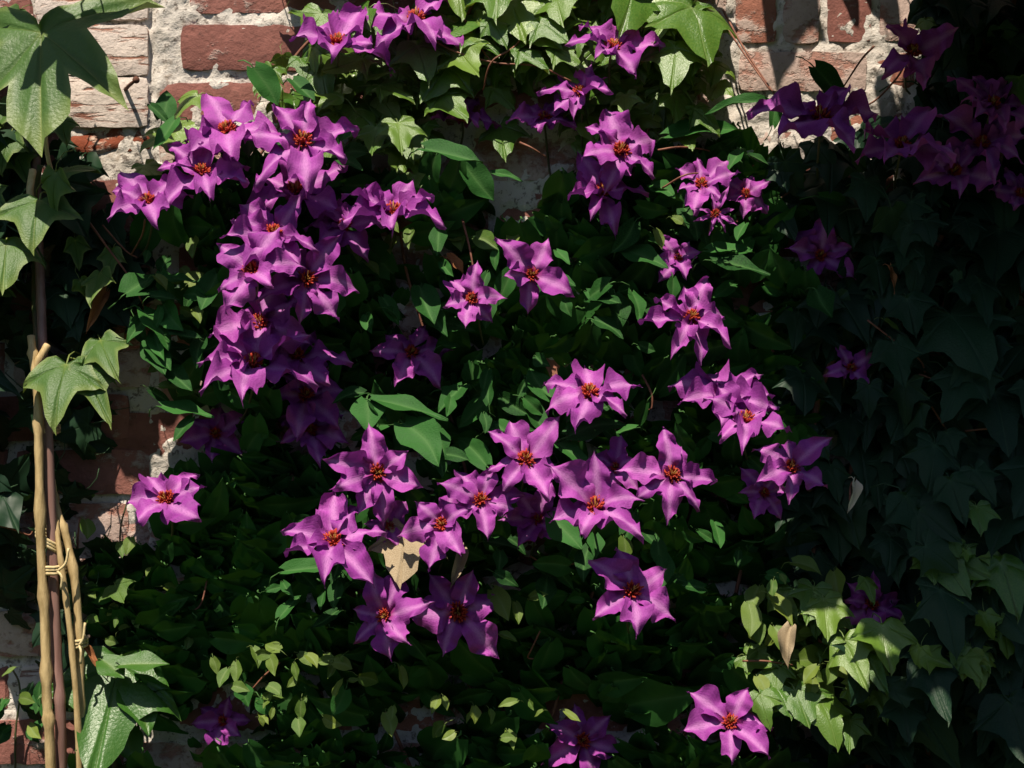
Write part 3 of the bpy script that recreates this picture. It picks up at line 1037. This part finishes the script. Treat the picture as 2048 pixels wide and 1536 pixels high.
LITWIN = [(965, 1095, 350, 475), (820, 875, 500, 570), (1440, 1830, 20, 250), (130, 520, 40, 300), (240, 300, 770, 1080), (20, 60, 885, 930), (15, 70, 1365, 1470)]
CLEAR = [(10, 66, 1350, 1480), (15, 62, 880, 935), (218, 312, 740, 1115), (955, 1095, 345, 480), (815, 880, 495, 575)]
def scatter(owner, kind, count, cx, cy, rx, ry, d0, d1, size, sd=0.25, down=-90, spread=60, mat=None, mass=None, up=0.55, out=0.75, jit=0.35, shape='e'):
    for _ in range(count):
        for _t in range(8):
            if shape == 'e':
                a, q = U(0, 6.283), math.sqrt(rng.random())
                x, y = cx + rx * q * math.cos(a), cy + ry * q * math.sin(a)
            else:
                x, y = cx + U(-rx, rx), cy + U(-ry, ry)
            d = free_depth(x, y, U(d0, d1))
            if any(a < x < b and c < y < e for (a, b, c, e) in CLEAR):
                continue
            if any(a - 25 < x + 517 * d < b + 25 and c - 25 < y + 3040 * d < e + 25 for (a, b, c, e) in LITWIN):
                continue
            if d > 0.012:
                break
        else:
            continue
        L = size * max(0.4, G(1, sd))
        an = math.radians(down + G(0, spread))
        dx, dy = math.cos(an) * L, -math.sin(an) * L
        leaf(owner, kind, x - dx / 2, y - dy / 2, x + dx / 2, y + dy / 2, d, rnd_normal(up, out, jit), U(0.85, 1.25), mat, mass)

# lit, countable leaves round the blooms
scatter(clematis, 'C', 26, 330, 640, 130, 170, .06, .13, 58)
scatter(clematis, 'c', 14, 330, 660, 130, 190, .06, .13, 30)
scatter(clematis, 'C', 18, 560, 320, 200, 70, .05, .12, 55)
scatter(clematis, 'C', 18, 900, 620, 230, 140, .08, .13, 50)
scatter(clematis, 'c', 14, 860, 500, 180, 60, .03, .08, 40)
scatter(clematis, 'C', 26, 1000, 830, 330, 80, .08, .14, 52)
scatter(clematis, 'C', 26, 1300, 500, 200, 140, .06, .12, 52)
scatter(clematis, 'C', 22, 1230, 1120, 250, 90, .10, .17, 50)
scatter(clematis, 'C', 16, 700, 1180, 160, 70, .09, .15, 50)
scatter(clematis, 'c', 30, 570, 1370, 180, 90, .10, .15, 34)
scatter(clematis, 'c', 14, 1000, 1400, 280, 80, .09, .14, 30)
# the tangle near the wall, leaves turned down so they look shaded
tangle = Mass()
scatter(clematis, 'n', 377, 900, 620, 520, 260, .012, .055, 78, mass=tangle, up=-0.72, out=.8, jit=.24)
scatter(clematis, 'n', 478, 1000, 1080, 560, 330, .012, .06, 80, mass=tangle, up=-0.72, out=.8, jit=.24)
scatter(clematis, 'n', 478, 950, 1420, 640, 200, .012, .09, 80, mass=tangle, up=-0.72, out=.8, jit=.24, shape='b')
scatter(clematis, 'n', 246, 540, 780, 170, 330, .012, .07, 73, mass=tangle, up=-0.72, out=.8, jit=.24)
scatter(clematis, 'n', 174, 540, 420, 260, 90, .012, .09, 73, mass=tangle, up=-0.72, out=.8, jit=.24)
scatter(clematis, 'n', 174, 1400, 420, 220, 130, .012, .05, 67, mass=tangle, up=-0.72, out=.8, jit=.24)
scatter(clematis, 'n', 174, 1480, 760, 180, 260, .012, .07, 73, mass=tangle, up=-0.72, out=.8, jit=.24)
scatter(clematis, 'n', 246, 360, 1200, 170, 250, .012, .05, 67, mass=tangle, up=-0.72, out=.8, jit=.24)
scatter(clematis, 'n', 290, 900, 1640, 900, 120, .012, .12, 80, mass=tangle, up=-0.72, out=.8, jit=.24, shape='b')
for (n_, cx, cy, rx, ry, a, b) in [(90, 980, 1070, 430, 70, .09, .15), (60, 560, 560, 140, 110, .08, .14), (50, 560, 780, 110, 110, .06, .11),  # extra leaves added behind the blooms to shade the hollows below
                                   (60, 1050, 400, 360, 60, .05, .09), (40, 1480, 900, 130, 90, .08, .14), (30, 830, 1260, 130, 60, .07, .12)]:
    scatter(clematis, 'n', n_, cx, cy, rx, ry, a, b, 62, mass=tangle, up=-.55, out=.8, jit=.28)
tangle.build('foliage', 'clematis_leaf', clematis)

# ------------------------------------------------------------------ ivy over the top of the wall
ivy = thing('ivy', 'bright yellow green ivy trailing over the top of the wall between the blooms', 'ivy', P(1000, -200, 0.02))
ivy['_off'] = tuple(ivy.location)
stem(ivy, [(1000, -250, .03), (960, -40, .03), (900, 120, .03), (850, 300, .02)], .0035, .002, 'vine')
stem(ivy, [(1010, -250, .03), (1120, -20, .03), (1180, 140, .03), (1230, 300, .02)], .0035, .002, 'vine')
stem(ivy, [(1020, -250, .03), (1300, -20, .03), (1370, 100, .03), (1400, 200, .02)], .0035, .002, 'vine')
stem(ivy, [(990, -250, .03), (760, -40, .03), (620, 80, .02), (540, 180, .02)], .003, .002, 'vine')
for a in [(835, 92, 862, 168, .075, 1.0), (915, 96, 958, 162, .075, .9), (985, 40, 1010, 95, .07, .9), (1080, 45, 1135, 88, .08, 1.0), (1040, 100, 1100, 138, .08, .8),
          (1110, 100, 1172, 136, .085, .8), (1350, 95, 1338, 182, .09, 1.0), (1395, 80, 1380, 150, .08, .9), (880, 190, 935, 245, .08, .9), (752, 255, 748, 315, .09, .9),
          (795, 245, 808, 305, .10, .9), (1000, 250, 1010, 318, .02, .8), (935, 65, 1000, 110, .06, .8), (830, 350, 826, 398, .07, .9), (1250, 190, 1245, 235, .09, .8),
          (1330, 40, 1300, 90, .07, .9), (1410, 40, 1425, 100, .06, .8), (760, 170, 830, 200, .07, .7), (1180, 60, 1230, 50, .05, .9), (395, 190, 350, 235, .05, 1.0),
          (340, 260, 380, 320, .09, 1.2), (290, 330, 330, 370, .08, .8)]:
    leaf(ivy, 'T', a[0], a[1], a[2], a[3], a[4], Vector((G(-.05, .15), -.65, G(.7, .12))), a[5])
scatter(ivy, 'T', 66, 1000, 110, 440, 120, .03, .085, 62, .36, -80, 60, up=.65, jit=.25)
scatter(ivy, 'T', 26, 900, 260, 320, 80, .02, .05, 52, .22, -80, 45, up=.65, jit=.25)
scatter(ivy, 'T', 14, 1390, 160, 60, 130, .03, .08, 58, .3, -90, 35, up=.65, jit=.25)
scatter(ivy, 'T', 12, 620, 180, 120, 60, .02, .06, 50)
im = Mass()
scatter(ivy, 'R', 130, 1000, 170, 400, 150, .010, .03, 60, mass=im, up=.1, out=.9)
scatter(ivy, 'T', 110, 1000, -90, 420, 60, .015, .05, 66, mass=im, shape='b')
im.build('foliage', 'ivy_leaf', ivy)

# ------------------------------------------------------------------ dark ivy covering the right of the wall
divy = thing('ivy', 'dark green ivy hanging in deep shade down the right of the wall', 'ivy', P(1900, 1768, 0.02))
divy['_off'] = tuple(divy.location)
for k in range(5):
    x = 1620 + 110 * k
    stem(divy, [(x + 60, 1900, .03), (x + U(-50, 50), 1300, .05), (x + U(-40, 40), 800, .05), (1880 + 60 * k, 320, .05), (1900 + 70 * k, -300, .06)], .006, .003, 'vine', per=10)
DN = Vector((-.05, -.7, .6))
CLEAR += [(1400, 1850, -40, 290)]
for a in [(1850, 1092, 1915, 1140, .20, 1.1, 'R'), (1765, 1250, 1768, 1335, .19, 1.0, 'T'), (2000, 1125, 2018, 1218, .18, .9, 'T'), (1955, 1130, 1965, 1178, .16, .9, 'T'),
          (1590, 1380, 1612, 1440, .15, 1.2, 'T'), (1520, 1388, 1532, 1450, .16, .9, 'T'), (1690, 1280, 1715, 1360, .18, .8, 'T'), (1720, 1300, 1765, 1370, .18, .7, 'T'),
          (1640, 1400, 1670, 1480, .15, 1.0, 'T'), (1760, 1380, 1765, 1440, .14, .7, 'T'), (1700, 1440, 1690, 1490, .14, .8, 'T'), (1730, 1160, 1745, 1200, .15, .8, 'T'),
          (2030, 1240, 2045, 1290, .15, .8, 'T'), (1990, 30, 1985, 80, .08, 1.0, 'R'), (2040, 160, 2045, 215, .12, .9, 'T'), (1850, 40, 1845, 80, .08, .8, 'T'),
          (1850, 1320, 1880, 1420, .2, .8, 'R'), (1780, 1370, 1890, 1390, .2, .6, 'R'), (1880, 1180, 1895, 1290, .2, .8, 'R'), (1920, 570, 1930, 605, .15, 1.1, 'R'),
          (1950, 940, 1975, 1000, .18, .9, 'R'), (1900, 960, 1915, 1040, .18, .9, 'R')]:
    leaf(divy, a[6], a[0], a[1], a[2], a[3], a[4], DN + Vector((G(0, .15), 0, G(0, .15))), a[5])
scatter(divy, 'R', 80, 1900, 700, 190, 330, .06, .16, 76, .3, -90, 28, shape='b')
scatter(divy, 'R', 90, 1890, 1230, 180, 250, .06, .18, 78, .3, -90, 28, shape='b')
scatter(divy, 'R', 36, 1950, 200, 110, 220, .04, .10, 85, .2, -90, 28, shape='b')
scatter(divy, 'T', 34, 1650, 1320, 150, 140, .08, .16, 48, .3, -90, 50)
scatter(divy, 'T', 24, 1920, 1200, 130, 180, .15, .21, 56, .3, -90, 40)
scatter(divy, 'c', 30, 1620, 1270, 140, 140, .10, .18, 40, .3, -90, 60)
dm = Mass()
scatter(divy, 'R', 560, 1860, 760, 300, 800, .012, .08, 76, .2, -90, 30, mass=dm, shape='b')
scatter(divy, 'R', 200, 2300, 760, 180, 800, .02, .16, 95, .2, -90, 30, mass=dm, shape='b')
# unseen overhanging crown, added above and shaped to throw the shade
for k in range(1700):
    if k < 1100:
        x, d, z = U(1500, 2750), U(.10, .56), U(-800, -150)
        if ((d - .32) / .25) ** 2 + ((z + 430) / 390) ** 2 > 1:
            continue
    else:
        x, d, z = U(1640, 2750), U(.44, .64), U(-330, -150)
        if rng.random() < 0.55:
            continue
    if 1260 < x + 514 * d < 1880 and -200 < z + 3000 * d < 300:
        continue
    b = P(x, z, d)
    an = math.radians(-90 + G(0, 35))
    L = U(80, 125)
    dm.put(LEAF['R'][rng.randrange(6)], leaf_matrix(x, z, x + math.cos(an) * L, z - math.sin(an) * L, d, rnd_normal(.75, .6, .3), U(.9, 1.2)))
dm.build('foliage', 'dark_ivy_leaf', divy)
for k in range(6):
    x = 1900 + 90 * k
    stem(divy, [(x, -300, .06), (x - 20, -480, .18), (x - 30, -420, .34), (x - 30, -300, .45)], .004, .002, 'vine')

# ------------------------------------------------------------------ large-leaved ivy tied to the cane on the left
tivy = thing('tree_ivy', 'tall ivy with big lobed leaves and tan stems tied to the cane', 'ivy', P(85, 1768, 0.08))
tivy['_off'] = tuple(tivy.location)
stem(tivy, [(112, 1900, .10), (100, 1495, .118), (94, 1400, .12), (90, 1250, .12), (82, 1100, .12), (78, 900, .12), (75, 790, .12), (68, 730, .11), (62, 672, .10)],
     .0062, .005, 'tan_stem', knots=.42, sides=8, per=5)
stem(tivy, [(172, 1900, .08), (160, 1495, .10), (160, 1330, .10), (152, 1180, .10), (134, 1080, .095), (114, 1020, .09), (104, 960, .08)],
     .0060, .0042, 'tan_stem', knots=.4, sides=8, per=5)
stem(tivy, [(165, 1900, .10), (158, 1495, .115), (145, 1310, .115), (130, 1180, .115), (118, 1095, .11), (112, 1040, .10)], .0044, .0034, 'tan_stem', knots=.16, sides=7)
stem(tivy, [(74, 790, .10), (72, 745, .11), (78, 720, .11), (95, 690, .10)], .006, .005, 'tan_stem', knots=.1, sides=7)
stem(tivy, [(80, 740, .09), (70, 600, .06), (72, 500, .05), (68, 400, .06), (80, 330, .07)], .005, .004, 'stalk', sides=7)
stem(tivy, [(104, 348, .09), (95, 310, .10), (90, 250, .11), (84, 68, .135)], .0032, .0028, 'raffia', sides=6)
stem(tivy, [(64, 410, .09), (60, 380, .09), (66, 340, .08)], .005, .005, 'raffia', sides=6)
leaf(tivy, 'P', 84, 66, 100, 286, .14, (-.15, -.86, .5), 1.0)
leaf(tivy, 'P', 70, -310, 80, -180, .24, (-.1, -.5, .86), 1.2)  # unseen leaf added above to shade the big leaf's upper lobes
leaf(tivy, 'L', 150, -200, 190, -110, .19, (-.1, -.5, .86), 1.2)
for a in [(78, 400, 82, 500, .12, 1.25, (-.05, -.8, .6)), (12, 488, 30, 578, .12, 1.0, (.2, -.7, .7)), (132, 728, 128, 848, .13, .95, (-.1, -.75, .6)),
          (165, 735, 238, 838, .13, .6, (.15, -.75, .6)), (200, 680, 250, 752, .11, .8, (-.3, -.6, .7)), (102, 352, 196, 330, .10, .8, (-.2, -.6, .75)),
          (110, 345, 100, 440, .14, .8, (-.5, -.75, -.1)), (20, 270, 5, 350, .08, .9, (-.2, -.8, .3)), (-20, 380, 20, 420, .1, .9, None), (60, 60, -20, 90, .08, .8, (-.3, -.8, .2)),
          (40, 20, 10, 60, .07, 1.1, None), (30, 300, 60, 370, .06, .9, None), (200, 545, 190, 610, .09, .8, None), (160, 560, 175, 600, .08, .9, None),
          (225, 500, 215, 560, .07, .8, None), (20, 200, -10, 280, .06, 1.0, None), (120, 240, 140, 290, .06, 1.0, (.2, -.8, .4)), (150, 480, 160, 540, .06, .8, None),
          (-30, 560, -20, 640, .06, 1.0, None), (-60, 200, -80, 320, .1, 1.0, None), (-60, 500, -60, 600, .1, 1.0, None)]:
    leaf(tivy, 'L', a[0], a[1], a[2], a[3], a[4], a[6], a[5])
tm = Mass()
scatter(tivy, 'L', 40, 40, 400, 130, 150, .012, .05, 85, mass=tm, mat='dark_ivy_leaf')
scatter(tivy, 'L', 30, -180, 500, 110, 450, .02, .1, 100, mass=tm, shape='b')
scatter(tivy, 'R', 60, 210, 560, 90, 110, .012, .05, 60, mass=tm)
scatter(tivy, 'L', 80, -190, 700, 170, 420, .04, .10, 110, mass=tm, shape='b', up=.6, out=.6)  # out-of-view leaves added to shade the left of the wall
scatter(tivy, 'R', 75, 90, 900, 110, 330, .012, .06, 62, mass=tm, shape='b', up=-.4, out=.9)  # dark leaves added to stand in for shade on the lower left wall
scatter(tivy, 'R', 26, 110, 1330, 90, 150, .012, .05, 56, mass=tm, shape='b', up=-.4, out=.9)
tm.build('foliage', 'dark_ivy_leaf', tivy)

# glossy broad-leaved plant at the foot of the canes
shrub = thing('shrub', 'low plant with broad glossy leaves beside the foot of the canes', 'shrub', P(230, 1800, 0.06))
shrub['_off'] = tuple(shrub.location)
stem(shrub, [(230, 1900, .05), (232, 1600, .06), (222, 1420, .06), (215, 1330, .07)], .005, .003, 'stalk')
for a in [(238, 1328, 222, 1510, .055, .9, (.15, -.75, .65)), (240, 1330, 336, 1318, .10, .75, (-.1, -.5, .85)), (205, 1320, 255, 1345, .09, 1.3, (0, -.6, .8)),
          (240, 1440, 290, 1520, .05, .8, (.3, -.7, .6)), (260, 1360, 320, 1440, .05, .9, None)]:
    leaf(shrub, 'L' if a[1] == 1328 else 'B', a[0], a[1], a[2], a[3], a[4], a[6], a[5], 'broad_leaf')

# small-leaved trailing growth on the lower left
small = thing('creeper', 'thin creeper with small pale leaves on the bare bricks at lower left', 'climber', P(260, 1700, 0.02))
small['_off'] = tuple(small.location)
stem(small, [(300, 1800, .02), (280, 1500, .02), (260, 1250, .025), (240, 1080, .02), (255, 1000, .02)], .002, .0012, 'stalk')
stem(small, [(40, 1800, .02), (30, 1500, .02), (40, 1380, .03), (20, 1330, .03)], .002, .0012, 'stalk')
for a in [(230, 1170, 255, 1200, .06, 1.2, 'T'), (170, 1040, 182, 1075, .07, 1.3, 'c'), (240, 1085, 250, 1110, .06, 1.0, 'c'), (262, 1075, 255, 1105, .06, 1.0, 'c'),
          (40, 1395, 75, 1400, .07, .9, 'c'), (30, 1335, 5, 1350, .07, .8, 'c'), (60, 1450, 90, 1470, .06, .9, 'c'), (240, 1260, 262, 1252, .05, .8, 'c'), (200, 1340, 220, 1310, .05, .5, 'c')]:
    leaf(small, a[6], a[0], a[1], a[2], a[3], a[4], None, a[5], 'young_leaf')
scatter(small, 'c', 26, 290, 1240, 110, 200, .03, .06, 26, mat='young_leaf')
scatter(small, 'c', 16, 40, 1420, 60, 80, .03, .06, 38, mat='clematis_leaf')
for (on, mt), ms in OVER.items():
    ms.build('foliage', mt, bpy.data.objects[on])

# ------------------------------------------------------------------ cane, ties
V, F = [], []
cp = smooth_path([P(124, 2050, .05), P(122, 1495, .105), P(113, 1300, .105), P(103, 1050, .105), P(95, 850, .105), P(86, 700, .09), P(78, 500, .06), P(70, 270, .05), P(64, 30, .045)], 10)
rr = []
for i in range(len(cp)):
    rr.append(.0076 * (1 - .25 * i / len(cp)) * (1.18 if i in (14, 27, 40, 55, 68) else 1.0))
tube(cp, rr, 10, V, F)
cane = add('bamboo_cane', mesh_from('bamboo_cane', V, F, MAT['cane']))
tag(cane, 'slender mauve brown cane standing upright against the left of the wall', 'cane')

def tie(cx, cy, wpx, depth, tail, label, slant=0):
    V, F = [], []
    c = P(cx, cy, depth + .016)
    rx = wpx * S / 2
    for k in range(3):
        pts = []
        for i in range(17):
            a = 2 * math.pi * i / 16
            pts.append(c + Vector((math.cos(a) * rx, math.sin(a) * 0.021 + 0.016, (k - 1) * 0.0042 + math.cos(a) * slant * S + G(0, .0004))))
        tube(pts, 0.0026, 5, V, F)
    if tail:
        pts = smooth_path([c + Vector((rx * .8, -.012, 0)), c + Vector((rx * 1.2, -.016, -.008)), c + Vector((rx * 1.1, -.014, -.024))], 4)
        tube(pts, 0.0018, 5, V, F)
        pts = smooth_path([c + Vector((rx * .8, -.012, 0)), c + Vector((rx * 1.4, -.012, .010)), c + Vector((rx * 1.6, -.010, .03))], 4)
        tube(pts, 0.0018, 5, V, F)
    o = add('plant_tie', mesh_from('plant_tie', V, F, MAT['raffia']))
    return tag(o, label, 'tie', 'straw ties round the canes')
tie(78, 762, 46, .095, False, 'straw tie round cane and stem just below the stub of the cut stem')
tie(88, 858, 42, .09, False, 'thin straw tie on cane halfway between two thicker ties')
tie(92, 1082, 46, .095, False, 'slanting straw tie above the fat knotted one', slant=-18)
tie(99, 1140, 50, .10, True, 'fat knotted straw tie with loose ends round cane and stems')
tie(152, 1288, 26, .09, True, 'small straw tie with a sticking out end on the thin right hand stems')

# ------------------------------------------------------------------ withered leaves and buds caught in the tangle
def loose(name, sh, mat, bx, by, tx, ty, d, n, ws, label, cat, group=None):
    o = add(name, mesh_from(name, sh.V, sh.F, MAT[mat], True), None, leaf_matrix(bx, by, tx, ty, d, n, ws))
    return tag(o, label, cat, group)
loose('dry_leaf', lobed(301, IVY, IVY_T, .9, .5, .05), 'dead_leaf', 812, 1062, 800, 1152, .15, (-.1, -.8, .6), 1.05, 'pale beige withered ivy leaf caught below the row of magenta blooms', 'dry leaf')
loose('dry_leaf', ovate(302, .3, 1.2, .6, .1), 'brown_leaf', 212, 585, 186, 660, .07, (.3, -.8, .4), .9, 'curled orange brown dead leaf hanging under ivy leaves', 'dry leaf')
loose('dry_leaf', ovate(303, .35, 1.4, .5, .08), 'seed', 1708, 965, 1692, 1018, .15, (.2, -.8, .5), .9, 'rolled cream coloured dead leaf hanging alone in the shade', 'dry leaf')
loose('dry_leaf', ovate(304, .5, 1.3, .9, .14), 'dead_leaf', 1582, 1255, 1568, 1320, .16, (-.2, -.8, .5), 1.0, 'crumpled tan dead leaf above the leafy yellow green stems', 'dry leaf')
loose('dry_leaf', ovate(305, .3, 1.0, .5, .08), 'brown_leaf', 172, 1292, 205, 1335, .08, (.2, -.8, .5), .9, 'brown dead leaf stuck above the broad glossy leaf', 'dry leaf')
loose('dry_leaf', ovate(306, .5, .6, .5, .08), 'brown_leaf', 893, 515, 930, 545, .07, (.2, -.7, .6), 1.1, 'flat orange brown dead leaf above the small front facing bloom', 'dry leaf')
loose('dry_leaf', ovate(307, .3, 1.0, .5, .08), 'brown_leaf', 1778, 535, 1788, 582, .10, (.2, -.8, .5), .7, 'narrow pinkish brown dead leaf alone in the dark ivy', 'dry leaf')
loose('dry_leaf', ovate(308, .4, 1.0, .5, .1), 'dead_leaf', 925, 1100, 905, 1165, .13, (.2, -.8, .5), .8, 'narrow curled beige dead leaf beside the large withered ivy leaf', 'dry leaf')

# ------------------------------------------------------------------ unseen hedge added behind the viewer to cut sky light
hm = Mass()
V, F = [], []
hx0, hx1, hy, hh = -7.0, 7.0, -6.0, 2.8
nn, mm = 70, 18
for j in range(mm + 1):
    for i in range(nn + 1):
        x = hx0 + (hx1 - hx0) * i / nn
        z = hh * j / mm
        V.append((x, hy + .25 * noise.noise(Vector((x * 1.3, 3, z * 1.3))) + .1 * noise.noise(Vector((x * 5, 3, z * 5))), z))
for j in range(mm):
    for i in range(nn):
        a = j * (nn + 1) + i
        F.append((a, a + nn + 1, a + nn + 2, a + 1))
b = len(V)
V += [(x, y - 1.2, z) for (x, y, z) in V]
for f in F[:]:
    F.append(tuple(b + i for i in reversed(f)))
for i in range(nn):
    t = mm * (nn + 1) + i
    F.append((t, b + t, b + t + 1, t + 1))
for j in range(mm):
    for e in (0, nn):
        t = j * (nn + 1) + e
        F.append((t, t + nn + 1, b + t + nn + 1, b + t))
sky_blocker_hedge = add('sky_blocker_hedge', mesh_from('sky_blocker_hedge', V, F, MAT['sky_blocker_hedge']))
sky_blocker_hedge['kind'] = 'stuff'
tag(sky_blocker_hedge, 'tall dark green leafy screen, unseen, added behind the viewer to cut sky light', 'sky_blocker_hedge')

for o in bpy.data.objects:
    if '_off' in o:
        del o['_off']
